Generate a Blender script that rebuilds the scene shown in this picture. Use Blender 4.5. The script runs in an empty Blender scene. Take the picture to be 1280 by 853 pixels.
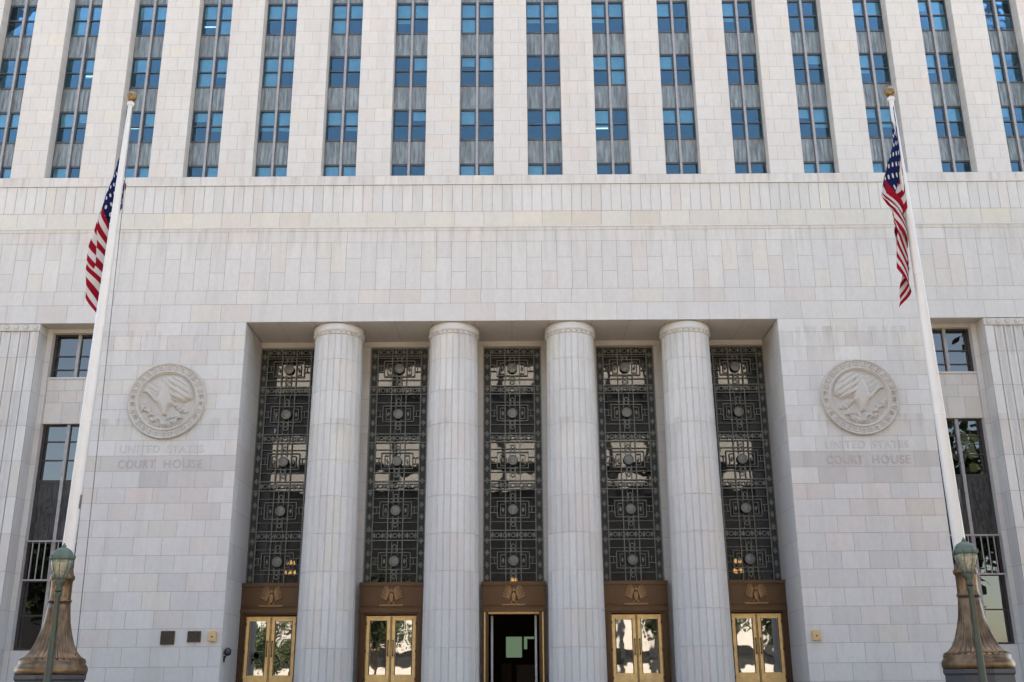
import bpy, math, random
import numpy as np
from mathutils import Vector, Matrix
random.seed(11)
S = bpy.context.scene
COL = S.collection
R_ = math.radians

# ------------------------------------------------------------------ camera
th, roll = R_(18.089), R_(0.3715)
F = Vector((0, math.cos(th), math.sin(th))); RT = Vector((1, 0, 0)); UP = Vector((0, -math.sin(th), math.cos(th)))
right = RT * math.cos(roll) - UP * math.sin(roll)
up = RT * math.sin(roll) + UP * math.cos(roll)
cam_d = bpy.data.cameras.new('camera'); cam = bpy.data.objects.new('camera', cam_d); COL.objects.link(cam)
m = Matrix((right, up, -F)).transposed().to_4x4(); m.translation = Vector((0, -34.5, 1.6)); cam.matrix_world = m
cam_d.sensor_width = 36; cam_d.lens = 36 * 1310 / 1280; cam_d.clip_end = 3000
S.camera = cam

# ------------------------------------------------------------------ sky, sun, exposure
SUN_EL, SUN_AZ = 70, 22          # sun stands behind the building: its front is in open shade
w = bpy.data.worlds.new('World'); S.world = w; w.use_nodes = True
nt = w.node_tree; bg = nt.nodes['Background']
sky = nt.nodes.new('ShaderNodeTexSky'); sky.sky_type = 'NISHITA'; sky.sun_disc = False
sky.sun_elevation = R_(SUN_EL); sky.sun_rotation = R_(SUN_AZ); sky.air_density = 1.0; sky.dust_density = 1.5; sky.ozone_density = 1.0
nt.links.new(sky.outputs[0], bg.inputs[0]); bg.inputs[1].default_value = 0.13
sd = bpy.data.lights.new('sun', 'SUN'); sd.energy = 4.0; sd.angle = R_(0.5); sd.color = (1, .95, .87)
sun = bpy.data.objects.new('sun', sd); COL.objects.link(sun)
dirv = Vector((math.sin(R_(SUN_AZ)) * math.cos(R_(SUN_EL)), math.cos(R_(SUN_AZ)) * math.cos(R_(SUN_EL)), math.sin(R_(SUN_EL))))
sun.rotation_euler = dirv.to_track_quat('Z', 'Y').to_euler()
vs = S.view_settings; vs.view_transform = 'Standard'; vs.look = 'None'; vs.gamma = 1
vs.exposure = 2.60
vs.use_white_balance = True; vs.white_balance_temperature = 7850; vs.white_balance_tint = 11

# ------------------------------------------------------------------ materials
class NB:
    def __init__(s, name):
        s.m = bpy.data.materials.new(name); s.m.use_nodes = True; s.t = s.m.node_tree
        s.p = s.t.nodes['Principled BSDF']; s.out = s.t.nodes['Material Output']
    def n(s, typ, **k):
        o = s.t.nodes.new(typ)
        for a, b in k.items():
            if a.startswith('i_'): o.inputs[a[2:].replace('_', ' ')].default_value = b
            else: setattr(o, a, b)
        return o
    def l(s, a, b): s.t.links.new(a, b)
    def math(s, op, a, b=None, c=None):
        o = s.n('ShaderNodeMath', operation=op)
        for i, v in enumerate((a, b, c)):
            if v is None: continue
            if isinstance(v, (int, float)): o.inputs[i].default_value = v
            else: s.l(v, o.inputs[i])
        return o.outputs[0]
    def mix(s, f, a, b, bt='MIX'):
        o = s.n('ShaderNodeMix', data_type='RGBA', blend_type=bt)
        for i, v in ((0, f), (6, a), (7, b)):
            if isinstance(v, (int, float)): o.inputs[i].default_value = v
            elif isinstance(v, tuple): o.inputs[i].default_value = (*v, 1)
            else: s.l(v, o.inputs[i])
        return o.outputs[2]
    def noise(s, scale, detail=4, vec=None, rough=.55):
        o = s.n('ShaderNodeTexNoise'); o.inputs['Scale'].default_value = scale; o.inputs['Detail'].default_value = detail
        o.inputs['Roughness'].default_value = rough
        if vec: s.l(vec, o.inputs['Vector'])
        return o.outputs[0]
    def coords(s, sc=(1, 1, 1)):
        g = s.n('ShaderNodeNewGeometry'); mp = s.n('ShaderNodeMapping'); mp.inputs['Scale'].default_value = sc
        s.l(g.outputs['Position'], mp.inputs[0]); return mp.outputs[0]
    def ramp(s, f, a, b):
        o = s.n('ShaderNodeMapRange'); o.inputs[1].default_value = a; o.inputs[2].default_value = b
        s.l(f, o.inputs[0]); return o.outputs[0]

def mat_stone(name, base, attr=True, rough=.82, stain=.5, speck=.12):
    b = NB(name)
    col = base
    if attr:
        a = b.n('ShaderNodeAttribute', attribute_name='tint'); col = b.mix(1.0, a.outputs[0], base, 'MULTIPLY')
    n1 = b.noise(38, 3, b.coords()); col = b.mix(b.ramp(n1, .35, .75), col, b.mix(speck, col, (.12, .11, .10)))
    n2 = b.noise(.9, 5, b.coords((2.2, 1, .28))); f = b.math('MULTIPLY', b.ramp(n2, .5, .82), stain)
    col = b.mix(f, col, b.mix(.45, col, (.23, .19, .15)))
    n3 = b.noise(.35, 3, b.coords()); col = b.mix(b.math('MULTIPLY', b.ramp(n3, .42, .68), .35), col, b.mix(.22, col, (.40, .30, .27)))
    n4 = b.noise(7, 5, b.coords((1, 1, .6)), .65); col = b.mix(b.math('MULTIPLY', b.ramp(n4, .38, .72), .16), col, (.25, .24, .225))
    g_ = b.n('ShaderNodeNewGeometry'); sx_ = b.n('ShaderNodeSeparateXYZ'); b.l(g_.outputs['Position'], sx_.inputs[0]); z_ = sx_.outputs[2]
    n5 = b.ramp(b.noise(3.5, 4, b.coords((1, .3, .10)), .6), .47, .70)
    for zt, ln in ((19.23, .9), (17.17, 1.5), (13.34, 1.6), (10.2, .8)):
        k = b.math('MULTIPLY', b.math('LESS_THAN', z_, zt), b.math('MAXIMUM', b.math('SUBTRACT', 1.0, b.math('DIVIDE', b.math('SUBTRACT', zt, z_), ln)), 0.0))
        col = b.mix(b.math('MULTIPLY', b.math('MULTIPLY', k, n5), .5), col, (.24, .21, .18))
    b.l(col, b.p.inputs['Base Color']); b.p.inputs['Roughness'].default_value = rough
    bp_ = b.n('ShaderNodeBump', i_Strength=.15, i_Distance=.01); b.l(b.noise(60, 3, b.coords()), bp_.inputs['Height']); b.l(bp_.outputs[0], b.p.inputs['Normal'])
    return b.m

def mat_simple(name, col, rough=.5, metal=0, var=.25, scale=6, dirt=None, spec=None):
    b = NB(name)
    n = b.noise(scale, 5, b.coords()); d = dirt or tuple(c * .5 for c in col)
    c = b.mix(b.math('MULTIPLY', b.ramp(n, .4, .72), var), col, d)
    b.l(c, b.p.inputs['Base Color']); b.p.inputs['Roughness'].default_value = rough; b.p.inputs['Metallic'].default_value = metal
    if spec is not None: b.p.inputs['Specular IOR Level'].default_value = spec
    return b.m

def mat_glass(name, refl, tint, trans, wav=.02, rtint=(1, 1, 1)):
    """window glass: part mirror, the rest looks through to what stands behind"""
    b = NB(name); b.t.nodes.remove(b.p)
    tr = b.n('ShaderNodeBsdfTransparent'); tr.inputs[0].default_value = (*[t * trans for t in tint], 1)
    gl = b.n('ShaderNodeBsdfGlossy'); gl.inputs['Roughness'].default_value = .015; gl.inputs[0].default_value = (*rtint, 1)
    bm_ = b.n('ShaderNodeBump', i_Strength=wav, i_Distance=.3); b.l(b.noise(.9, 2, b.coords()), bm_.inputs['Height']); b.l(bm_.outputs[0], gl.inputs['Normal'])
    fr = b.n('ShaderNodeFresnel'); fr.inputs[0].default_value = 1.5
    f = b.math('ADD', fr.outputs[0], refl)
    mx = b.n('ShaderNodeMixShader'); b.l(f, mx.inputs[0]); b.l(tr.outputs[0], mx.inputs[1]); b.l(gl.outputs[0], mx.inputs[2])
    b.l(mx.outputs[0], b.out.inputs[0]); return b.m

def mat_emit(name, col, s):
    b = NB(name); b.p.inputs['Emission Color'].default_value = (*col, 1); b.p.inputs['Emission Strength'].default_value = s
    b.p.inputs['Base Color'].default_value = (*col, 1); return b.m

M = {}
M['stone'] = mat_stone('pale_granite', (.47, .452, .43))
M['joint'] = mat_stone('mortar_joint', (.265, .25, .24), attr=False)
M['carved'] = mat_stone('carved_granite', (.40, .37, .335), attr=False, stain=.7, speck=.2)
M['seal'] = mat_stone('weathered_carving', (.41, .38, .34), attr=False, stain=.9, speck=.25)
M['letter'] = mat_stone('weathered_lettering', (.345, .31, .295), attr=False)
M['letter_pale'] = mat_stone('faint_lettering', (.425, .405, .385), attr=False)
M['plinth'] = mat_simple('dark_granite', (.02, .022, .027), .5, 0, .4, 30, (.045, .045, .05))
M['pave'] = mat_simple('concrete_paving', (.46, .40, .33), .9, 0, .5, 1.5, (.24, .22, .2))
M['plaza'] = mat_simple('bounce_cut_paving', (.13, .125, .12), .7, 0, .5, 1.5, (.18, .17, .16))  # unseen ground, darkened to cut bounce light on the lower walls
M['asphalt'] = mat_simple('asphalt', (.055, .055, .057), .9, 0, .5, 3, (.08, .08, .08))
M['paint'] = mat_simple('road_paint', (.75, .74, .7), .7)
M['tglass'] = mat_glass('tower_glass', .02, (.7, .88, .95), .9, .04, (.55, .86, 1))
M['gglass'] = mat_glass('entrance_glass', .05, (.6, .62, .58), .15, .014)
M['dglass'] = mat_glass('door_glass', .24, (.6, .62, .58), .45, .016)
M['mull'] = mat_simple('aluminium_mullion', (.29, .275, .27), .5, .3, .5, 8)
M['wframe'] = mat_simple('window_frame_metal', (.085, .085, .09), .5, .4, .4, 8)
M['clad'] = mat_simple('dark_cladding', (.016, .018, .02), .5, 0, .4, .3)
M['dframe'] = mat_simple('dark_frame_metal', (.05, .036, .033), .5, .4, .5, 8)
M['grille'] = mat_simple('patinated_bronze_grille', (.145, .15, .135), .55, .35, .7, 9, (.07, .065, .05))
M['grille_dark'] = mat_simple('dark_bronze_backing', (.025, .026, .024), .6, .3, .7, 14, (.06, .062, .055))
M['medal'] = mat_simple('medallion_metal', (.17, .17, .155), .5, .3, .8, 18, (.15, .15, .13))
M['relief'] = mat_simple('painted_lit_bronze', (.24, .135, .06), .4, .5, .5, 9, (.10, .05, .03))  # lighter copy of the bronze, lit look of the eagles put into the colour
M['bronze'] = mat_simple('dark_bronze', (.085, .045, .020), .42, .55, .7, 5, (.07, .04, .025))
M['brass'] = mat_simple('polished_brass', (.90, .58, .23), .42, .15, .45, 5, (.45, .25, .10))
M['base_bronze'] = mat_simple('flagpole_bronze', (.13, .078, .038), .34, .6, .95, 6, (.035, .022, .014))
M['gold'] = mat_simple('gilt_ball', (.17, .11, .05), .4, .6, .5, 12, (.08, .055, .03))
M['white'] = mat_simple('white_pole_paint', (.45, .45, .44), .35, 0, .25, 2.5, (.36, .355, .34))
M['green'] = mat_simple('green_patina_paint', (.011, .022, .014), .5, .1, .6, 10, (.02, .033, .022))
M['greentop'] = mat_simple('verdigris_copper', (.04, .068, .054), .6, .2, .6, 12, (.025, .045, .036))
M['black'] = mat_simple('black_plastic', (.012, .012, .013), .4)
M['plaque'] = mat_simple('dark_bronze_plaque', (.02, .015, .011), .5, .3, .5, 25, (.08, .06, .04))
M['tan'] = mat_simple('tan_box_paint', (.50, .33, .17), .5, .1, .3, 20)
M['rope'] = mat_simple('grey_rope', (.10, .10, .11), .8)
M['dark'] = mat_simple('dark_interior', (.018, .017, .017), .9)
M['room'] = mat_simple('office_interior', (.05, .06, .075), .9, 0, .6, .8, (.02, .02, .025))
M['blind'] = mat_simple('pale_blind', (.62, .68, .66), .8, 0, .3, 4)
M['leaf'] = mat_simple('foliage', (.04, .065, .025), .7, 0, .6, 1.2, (.06, .08, .03))
M['bark'] = mat_simple('bark', (.12, .09, .065), .9)
M['cream'] = mat_simple('cream_facade', (.62, .60, .56), .9, 0, .3, .3)
M['lampglow'] = mat_emit('warm_bulb', (1, .58, .24), 14)
M['tube'] = mat_emit('office_light', (.9, 1, 1), .3)
M['greenlit'] = mat_emit('lit_lobby_window', (.30, .55, .42), .05)
b = NB('lantern_glass'); b.p.inputs['Base Color'].default_value = (.42, .42, .36, 1); b.p.inputs['Roughness'].default_value = .25
wv = b.n('ShaderNodeTexNoise'); wv.inputs['Scale'].default_value = 14; b.l(b.mix(b.ramp(wv.outputs[0], .4, .65), (.075, .085, .065), (.16, .155, .12)), b.p.inputs['Base Color']); M['lantern'] = b.m

# aged metal spandrels: vertical streaks
b = NB('streaked_spandrel_metal'); c = b.mix(b.ramp(b.noise(2.2, 5, b.coords((4, 1, .45)), .7), .38, .64), (.10, .122, .13), (.255, .29, .29))
n = b.noise(2.2, 3, b.coords((1, 1, .6))); c = b.mix(b.math('MULTIPLY', b.ramp(n, .48, .7), .5), c, (.16, .14, .13))
b.l(c, b.p.inputs['Base Color']); b.p.inputs['Roughness'].default_value = .5; b.p.inputs['Metallic'].default_value = .3; M['spandrel'] = b.m
b = NB('dark_relief_panel'); c = b.mix(b.ramp(b.noise(4, 4, b.coords((4, 1, .8))), .42, .62), (.018, .016, .016), (.05, .046, .043))
b.l(c, b.p.inputs['Base Color']); b.p.inputs['Roughness'].default_value = .45; b.p.inputs['Metallic'].default_value = .3; M['panel'] = b.m
# stars and stripes from the cloth's own coordinates
b = NB('flag_cloth'); uv = b.n('ShaderNodeUVMap'); sp = b.n('ShaderNodeSeparateXYZ'); b.l(uv.outputs[0], sp.inputs[0]); u, v = sp.outputs[0], sp.outputs[1]
st = b.math('LESS_THAN', b.math('MODULO', b.math('MULTIPLY', v, 13), 2), 1.0)
c = b.mix(st, (.44, .42, .42), (.21, .009, .02))
can = b.math('MULTIPLY', b.math('LESS_THAN', u, .4), b.math('LESS_THAN', v, 7 / 13))
su = b.math('MULTIPLY', u, 6 / .4); sv = b.math('MULTIPLY', v, 9 * 13 / 7)
row = b.math('MODULO', b.math('FLOOR', sv), 2); fu = b.math('SUBTRACT', b.math('FRACT', b.math('ADD', su, b.math('MULTIPLY', row, .5))), .5); fv = b.math('SUBTRACT', b.math('FRACT', sv), .5)
d = b.math('ADD', b.math('POWER', fu, 2), b.math('MULTIPLY', b.math('POWER', fv, 2), .55))
star = b.math('LESS_THAN', d, .036)
c = b.mix(can, c, b.mix(star, (.008, .016, .065), (.44, .42, .42)))
df = b.n('ShaderNodeBsdfDiffuse'); tl = b.n('ShaderNodeBsdfTranslucent'); mx = b.n('ShaderNodeMixShader'); mx.inputs[0].default_value = .25
b.l(c, df.inputs[0]); b.l(c, tl.inputs[0]); b.l(df.outputs[0], mx.inputs[1]); b.l(tl.outputs[0], mx.inputs[2]); b.t.nodes.remove(b.p); b.l(mx.outputs[0], b.out.inputs[0]); M['flag'] = b.m

# ------------------------------------------------------------------ mesh helper
class MB:
    def __init__(s): s.v = []; s.f = []; s.c = []; s.mi = []; s.mats = []; s.sm = []
    def mat(s, m):
        if m not in s.mats: s.mats.append(m)
        return s.mats.index(m)
    def face(s, pts, m, c=(1, 1, 1), smooth=False):
        i = len(s.v); s.v += [tuple(p) for p in pts]; s.f.append(tuple(range(i, i + len(pts)))); s.c.append(c); s.mi.append(s.mat(m)); s.sm.append(smooth)
    def box(s, x0, x1, y0, y1, z0, z1, m, c=(1, 1, 1), rot=None, org=None):
        P = [Vector((x, y, z)) for z in (z0, z1) for y in (y0, y1) for x in (x0, x1)]
        if rot is not None: P = [org + rot @ (p - org) for p in P]
        i = len(s.v); s.v += [tuple(p) for p in P]
        for q in ((0, 2, 3, 1), (4, 5, 7, 6), (0, 1, 5, 4), (2, 6, 7, 3), (0, 4, 6, 2), (1, 3, 7, 5)):
            s.f.append(tuple(i + k for k in q)); s.c.append(c); s.mi.append(s.mat(m)); s.sm.append(False)
    def lathe(s, prof, cx, cy, m, n=32, mod=None, smooth=True, cap=True):
        i = len(s.v); k = len(prof)
        for (r, z) in prof:
            for a in range(n):
                t = 2 * math.pi * a / n; rr = r * (mod(a, n, r, z) if mod else 1)
                s.v.append((cx + rr * math.cos(t), cy + rr * math.sin(t), z))
        for j in range(k - 1):
            for a in range(n):
                b2 = (a + 1) % n; s.f.append((i + j * n + a, i + j * n + b2, i + (j + 1) * n + b2, i + (j + 1) * n + a)); s.c.append((1, 1, 1)); s.mi.append(s.mat(m)); s.sm.append(smooth)
        if cap:
            s.f.append(tuple(i + (k - 1) * n + a for a in range(n))); s.c.append((1, 1, 1)); s.mi.append(s.mat(m)); s.sm.append(False)
            s.f.append(tuple(i + a for a in reversed(range(n)))); s.c.append((1, 1, 1)); s.mi.append(s.mat(m)); s.sm.append(False)
    def tube(s, p0, p1, r0, r1, m, n=10):
        p0, p1 = Vector(p0), Vector(p1); q = (p1 - p0).to_track_quat('Z', 'Y'); i = len(s.v)
        for p, r in ((p0, r0), (p1, r1)):
            for a in range(n):
                t = 2 * math.pi * a / n; s.v.append(tuple(p + q @ Vector((r * math.cos(t), r * math.sin(t), 0))))
        for a in range(n):
            b2 = (a + 1) % n; s.f.append((i + a, i + b2, i + n + b2, i + n + a)); s.c.append((1, 1, 1)); s.mi.append(s.mat(m)); s.sm.append(True)
        s.f.append(tuple(i + n + a for a in range(n))); s.f.append(tuple(i + a for a in reversed(range(n))))
        for _ in (0, 1): s.c.append((1, 1, 1)); s.mi.append(s.mat(m)); s.sm.append(False)
    def build(s, name, parent=None, origin=(0, 0, 0)):
        me = bpy.data.meshes.new(name); o0 = Vector(origin)
        me.from_pydata([tuple(Vector(p) - o0) for p in s.v], [], s.f)
        for mm in s.mats: me.materials.append(M[mm])
        me.polygons.foreach_set('material_index', s.mi); me.polygons.foreach_set('use_smooth', s.sm)
        ca = me.color_attributes.new('tint', 'FLOAT_COLOR', 'CORNER'); k = 0
        buf = []
        for f, c in zip(s.f, s.c): buf += [c[0], c[1], c[2], 1.0] * len(f)
        ca.data.foreach_set('color', buf); me.update()
        o = bpy.data.objects.new(name, me); COL.objects.link(o); o.location = o0
        if parent is not None:
            o.parent = parent; o.location = o0
        return o

def tag(o, label=None, cat=None, group=None, kind=None):
    if label: o['label'] = label
    if cat: o['category'] = cat
    if group: o['group'] = group
    if kind: o['kind'] = kind
    return o
def empty(name, loc=(0, 0, 0)):
    o = bpy.data.objects.new(name, None); o.empty_display_size = .3; COL.objects.link(o); o.location = loc; return o
def link_copy(o, parent=None, kids=True):
    c = o.copy(); COL.objects.link(c); c.parent = parent
    if kids:
        for ch in [x for x in bpy.data.objects if x.parent == o]: link_copy(ch, c)
    return c

# stone block tints
def tint(warm=0.0, var=1.0, pal=None):
    g = 1 + random.uniform(-.045, .045) * var
    r = random.random()
    if r < .10 * var: t = (1.0, .955, .935)
    elif r < .18 * var: t = (1.02, 1.0, .945)
    elif r < .26 * var: t = (.96, .962, .96)
    elif r < .31 * var: t = (1.05, 1.045, 1.03)
    else: t = (1, 1, 1)
    return (g * t[0] * (1 + warm), g * t[1], g * t[2] * (1 - warm))

GAP = .012
def blocks(mb, O, U, V, u0, u1, rows, bl, stag=.5, tf=None, first=0, gap=GAP, back=.008, N=None):
    """courses of real blocks with open joints over a mortar backing; rows = list of heights"""
    O, U, V = Vector(O), Vector(U), Vector(V); N = Vector(N) if N else U.cross(V)
    P = lambda u, v: O + U * u + V * v
    for j in range(len(rows) - 1):
        v0, v1 = rows[j], rows[j + 1]
        x = u0 - (bl * stag if (j + first) % 2 else 0)
        while x < u1 - .03:
            x2 = x + bl * random.uniform(.985, 1.015)
            if u1 - x2 < .12: x2 = u1
            a, b2 = max(x, u0), min(x2, u1)
            if b2 - a > .05:
                h = gap / 2
                mb.face([P(a + h, v0 + h), P(b2 - h, v0 + h), P(b2 - h, v1 - h), P(a + h, v1 - h)], 'stone', tf(a, v0) if tf else tint())
            x = x2
    Q = lambda u, v: O + U * u + V * v - N * back
    mb.face([Q(u0, rows[0]), Q(u1, rows[0]), Q(u1, rows[-1]), Q(u0, rows[-1])], 'joint')

X, Z, Y = (1, 0, 0), (0, 0, 1), (0, 1, 0)
FLOOR = 1.35
ch = empty('courthouse', (0, 0, 0)); tag(ch, 'pale stone courthouse with four fluted columns, bronze doors and tall strips of blue windows', 'building')

# ------------------------------------------------------------------ ground and steps
g = MB(); g.face([(-600, -700, 0), (600, -700, 0), (600, 500, 0), (-600, 500, 0)], 'pave'); tag(g.build('ground'), kind='structure')
g = MB(); g.face([(-60, -21, .004), (60, -21, .004), (60, -.02, .004), (-60, -.02, .004)], 'plaza'); tag(g.build('bounce_cut_sheet'), kind='structure')  # dark sheet added out of view to keep the lower walls darker
g = MB(); g.face([(-600, -56, .004), (600, -56, .004), (600, -42, .004), (-600, -42, .004)], 'asphalt'); tag(g.build('road'), kind='structure')
g = MB(); g.box(-600, 600, -41.99, -41.8, 0, .14, 'pave'); g.box(-600, 600, -56.2, -56.01, 0, .14, 'pave'); tag(g.build('kerb'), kind='structure')
g = MB()
for k in range(60): g.face([(-120 + 4 * k, -49.1, .008), (-118 + 4 * k, -49.1, .008), (-118 + 4 * k, -48.95, .008), (-120 + 4 * k, -48.95, .008)], 'paint')
tag(g.build('lane_marking'), kind='structure')
g = MB()
for k in range(9): g.box(-9.2 - 0, 9.2, -6.5 + .36 * k, -6.5 + .36 * (k + 1) - .002, 0, .15 * (k + 1), 'plaza')
g.box(-9.2, 9.2, -6.5 + .36 * 9, -.05, 0, FLOOR, 'plaza'); g.box(-9.2, 9.2, -.05, 2.2, 0, FLOOR - .004, 'plaza')
tag(g.build('entrance_steps'), kind='structure')  # unseen steps share the darkened colour to reduce bounce in the portal

# ------------------------------------------------------------------ podium wall
zc = [0, .5, 1.05, 1.6, 2.15, 2.76, 3.31, 3.88, 4.47, 5.05, 5.62, 6.21, 6.76, 7.32, 7.84, 8.39, 8.91, 9.44, 9.97, 10.51, 11.04, 11.56, 12.08, 12.61, 13.14, 13.62]
W = MB()
def wall_tint(x, z):
    c = tint(var=1.15)
    side = abs(x)
    if 8.35 < z < 8.6: c = tuple(a * b_ for a, b_ in zip(c, (.86, .835, .82)))
    elif 7.8 < z < 8.1 and 10.0 < side < 13.3: c = tuple(a * b_ for a, b_ in zip(c, (.87, .845, .835)))
    elif 6.7 < z < 7.6 and random.random() < .45: c = tuple(a * b_ for a, b_ in zip(c, (1.0, .95, .925)))
    return c
PX, RX0, RX1 = 9.25, 14.24, 16.42
for s in (-1, 1):
    a, b2 = sorted((s * PX, s * RX0))
    blocks(W, (0, 0, 0), X, Z, a, b2, zc, .92, tf=wall_tint)
    # portal jambs
    if s < 0: blocks(W, (-PX, 0, 0), Y, Z, 0, 2.45, [0.5 + 1.1 * i for i in range(12)] + [13.62], 1.22, tf=lambda a, b: tint(), first=1)
    else: blocks(W, (PX, 2.45, 0), (0, -1, 0), Z, 0, 2.45, [0.5 + 1.1 * i for i in range(12)] + [13.62], 1.22, first=1)
    # side recess jambs
    for xx, sgn in ((s * RX0, -s), (s * RX1, s)):
        U = (0, -1, 0) if sgn > 0 else (0, 1, 0); O = (xx, .78, 0) if sgn > 0 else (xx, 0, 0)
        blocks(W, O, U, Z, 0, .78, [0.3 + 1.21 * i for i in range(11)] + [13.62], .9)
# lintel courses
blocks(W, (0, 0, 0), X, Z, -23, 23, [13.62, 14.28, 14.80], 1.07, tf=lambda x, z: tint(.002, .7))
# tall blocks with staggered joints
x = -23.0; k = 0; h = GAP / 2
W.face([(-23, .008, 14.80), (23, .008, 14.80), (23, .008, 16.7), (-23, .008, 16.7)], 'joint')
while x < 23:
    x2 = x + .535; cuts = [14.80, [15.47, 15.98, 15.5, 16.02][k % 4] + random.uniform(-.02, .02), 16.42, 16.78] if k % 2 else [14.80, 15.98 if k % 4 else 15.5, 16.42, 16.78]
    cuts = [14.80, (15.47 if k % 2 else 16.0), 16.62]
    for a, b2 in zip(cuts, cuts[1:]): W.face([(x + h, 0, a + h), (x2 - h, 0, a + h), (x2 - h, 0, b2 - h), (x + h, 0, b2 - h)], 'stone', tint(.0, .8))
    x = x2; k += 1
blocks(W, (0, 0, 0), X, Z, -23, 23, [16.62, 17.17], 1.07, tf=lambda x, z: tint(.006), back=.012)
def cream(x, z):
    c = tint(.0, .8); f = random.random() * .05
    return (c[0] * 1.01, c[1] * (1.0 - f * .2), c[2] * (.965 - f))
W.box(-23, 23, -.03, .0, 17.17, 17.225, 'stone'); W.box(-23, 23, -.014, 0, 17.05, 17.17, 'stone', (.97, .95, .9))
blocks(W, (0, 0, 0), X, Z, -23, 23, [17.225, 17.80], 1.05, tf=cream, back=.012)
blocks(W, (0, 0, 0), X, Z, -23, 23, [17.80, 18.87], .36, stag=0, tf=lambda x, z: tint(-.006, 1.0), back=.012, gap=.016)
W.box(-23, 23, -.035, .0, 18.87, 18.92, 'stone')
# portal soffit: slabs with joints following the column lines
sx = sorted([-9.25, 9.25] + [s * q for s in (-1, 1) for q in (2.05 - .75, 2.05 + .75, 6.15 - .75, 6.15 + .75, 4.1, 8.15)] + [0])
for a, b2 in zip(sx, sx[1:]):
    c = (.98, .93, .87)  # warm tint paints the light bounced off the ground into the stone
    W.face([(a + .008, 0, 13.62), (a + .008, .42, 13.62), (b2 - .008, .42, 13.62), (b2 - .008, 0, 13.62)], 'stone', c)
    W.face([(a + .008, .435, 13.63), (a + .008, 2.36, 13.63), (b2 - .008, 2.36, 13.63), (b2 - .008, .435, 13.63)], 'stone', c)
W.face([(-9.25, .0, 13.65), (-9.25, 2.5, 13.65), (9.25, 2.5, 13.65), (9.25, 0, 13.65)], 'joint')
W.box(-9.25, 9.25, 2.36, 2.6, 13.44, 13.66, 'stone', (.98, .93, .87))
# stone strips behind the columns, between the grilles
GC = [-8.22, -4.15, 0, 4.15, 8.22]; GH = 1.06
edges = [(-7.16, -5.21), (-3.09, -1.06), (1.06, 3.09), (5.21, 7.16)]
for a, b2 in edges:
    blocks(W, (0, 2.38, 0), X, Z, a, b2, [FLOOR + 1.01 * i for i in range(12)] + [13.44], .98, tf=lambda x, z: (.98, .94, .89))
    for xx, sg in ((a, -1), (b2, 1)):
        U = (0, -1, 0) if sg < 0 else (0, 1, 0); O = (xx, 2.8, 0) if sg < 0 else (xx, 2.38, 0)
        blocks(W, O, U, Z, 0, .42, [FLOOR, 5, 9, 13.44], .6)
# side recess: soffit, back wall, stone spandrel
for s in (-1, 1):
    a, b2 = sorted((s * RX0, s * RX1))
    W.face([(a, 0, 13.62), (a, .8, 13.62), (b2, .8, 13.62), (b2, 0, 13.62)], 'stone', (.98, .93, .87))  # recess soffit carries the same painted warm bounce
    wa, wb = sorted((s * (RX0 + .2), s * (RX1 - .2)))
    for (u0, u1) in ((a, wa), (wb, b2)): blocks(W, (0, .62, 0), X, Z, u0, u1, [.3 + 1.21 * i for i in range(11)] + [13.62], .9, stag=0)
    for xx, sgn in ((wa, 1), (wb, -1)):
        U = (0, 1, 0) if sgn > 0 else (0, -1, 0); O = (xx, .62, 0) if sgn > 0 else (xx, 1.0, 0)
        blocks(W, O, U, Z, 0, .38, [.3, 3, 6, 9, 13.62], .9)
    blocks(W, (0, .70, 0), X, Z, wa, wb, [10.2, 10.95, 11.38, 11.85], .62, tf=lambda x, z: tint(.035, 1.2), stag=.3)
    W.box(wa, wb, .66, .9, 11.80, 11.86, 'stone'); W.box(wa, wb, .66, 1.1, 0, 2.7, 'stone'); W.box(wa, wb, .64, .9, 13.48, 13.62, 'stone', (.97, .92, .86))
    W.face([(wa, 1.0, 10.2), (wb, 1.0, 10.2), (wb, .7, 10.2), (wa, .7, 10.2)], 'joint')
W.build('wall', ch)

# fluted corner piers at both ends, with the carved band on top
for s in (-1, 1):
    P_ = MB(); x = RX1; k = 0
    while x < 23:
        wdt = .33; x2 = x + wdt
        z = 0; zr = [0.3 + 1.21 * i for i in range(11)] + [13.34]
        for a, b2 in zip([0] + zr, zr):
            c = tint(.0, 1.3); q0, q1 = x + .012, x2 - .012; dp = .045
            pts = [(q0, 0), (q0 + .05, 0), (q0 + .10, dp), (q1 - .10, dp), (q1 - .05, 0), (q1, 0)] if k else [(q0, 0), (q1, 0)]
            for (xa, ya), (xb, yb) in zip(pts, pts[1:]):
                f = [(s * xa, ya, a + .007), (s * xb, yb, a + .007), (s * xb, yb, b2 - .007), (s * xa, ya, b2 - .007)]
                P_.face(f if s > 0 else f[::-1], 'stone', c)
        x = x2; k += 1
    P_.box(*sorted((s * (RX1 + .004), s * 23)), .05, .07, 0, 13.34, 'joint')
    # chain of carved rosettes
    P_.box(*sorted((s * (RX1 + .002), s * 23)), -.002, .06, 13.345, 13.60, 'stone', (.98, .95, .9)); P_.box(*sorted((s * RX1, s * 23)), -.03, 0, 13.345, 13.385, 'carved')
    for i in range(20):
        cx = s * (RX1 + .17 + .33 * i)
        for rr, yy in ((.10, -.022), (.045, -.035)):
            n = 12; ring = [(cx + rr * math.cos(2 * math.pi * q / n), yy, 13.495 + rr * math.sin(2 * math.pi * q / n)) for q in range(n)]
            P_.face(ring[::1], 'carved' if rr > .05 else 'stone')
            for q in range(n):
                a, b2 = ring[q], ring[(q + 1) % n]; P_.face([a, b2, (b2[0], 0, b2[2]), (a[0], 0, a[2])], 'carved')
    P_.build('corner_pier', ch)

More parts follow.
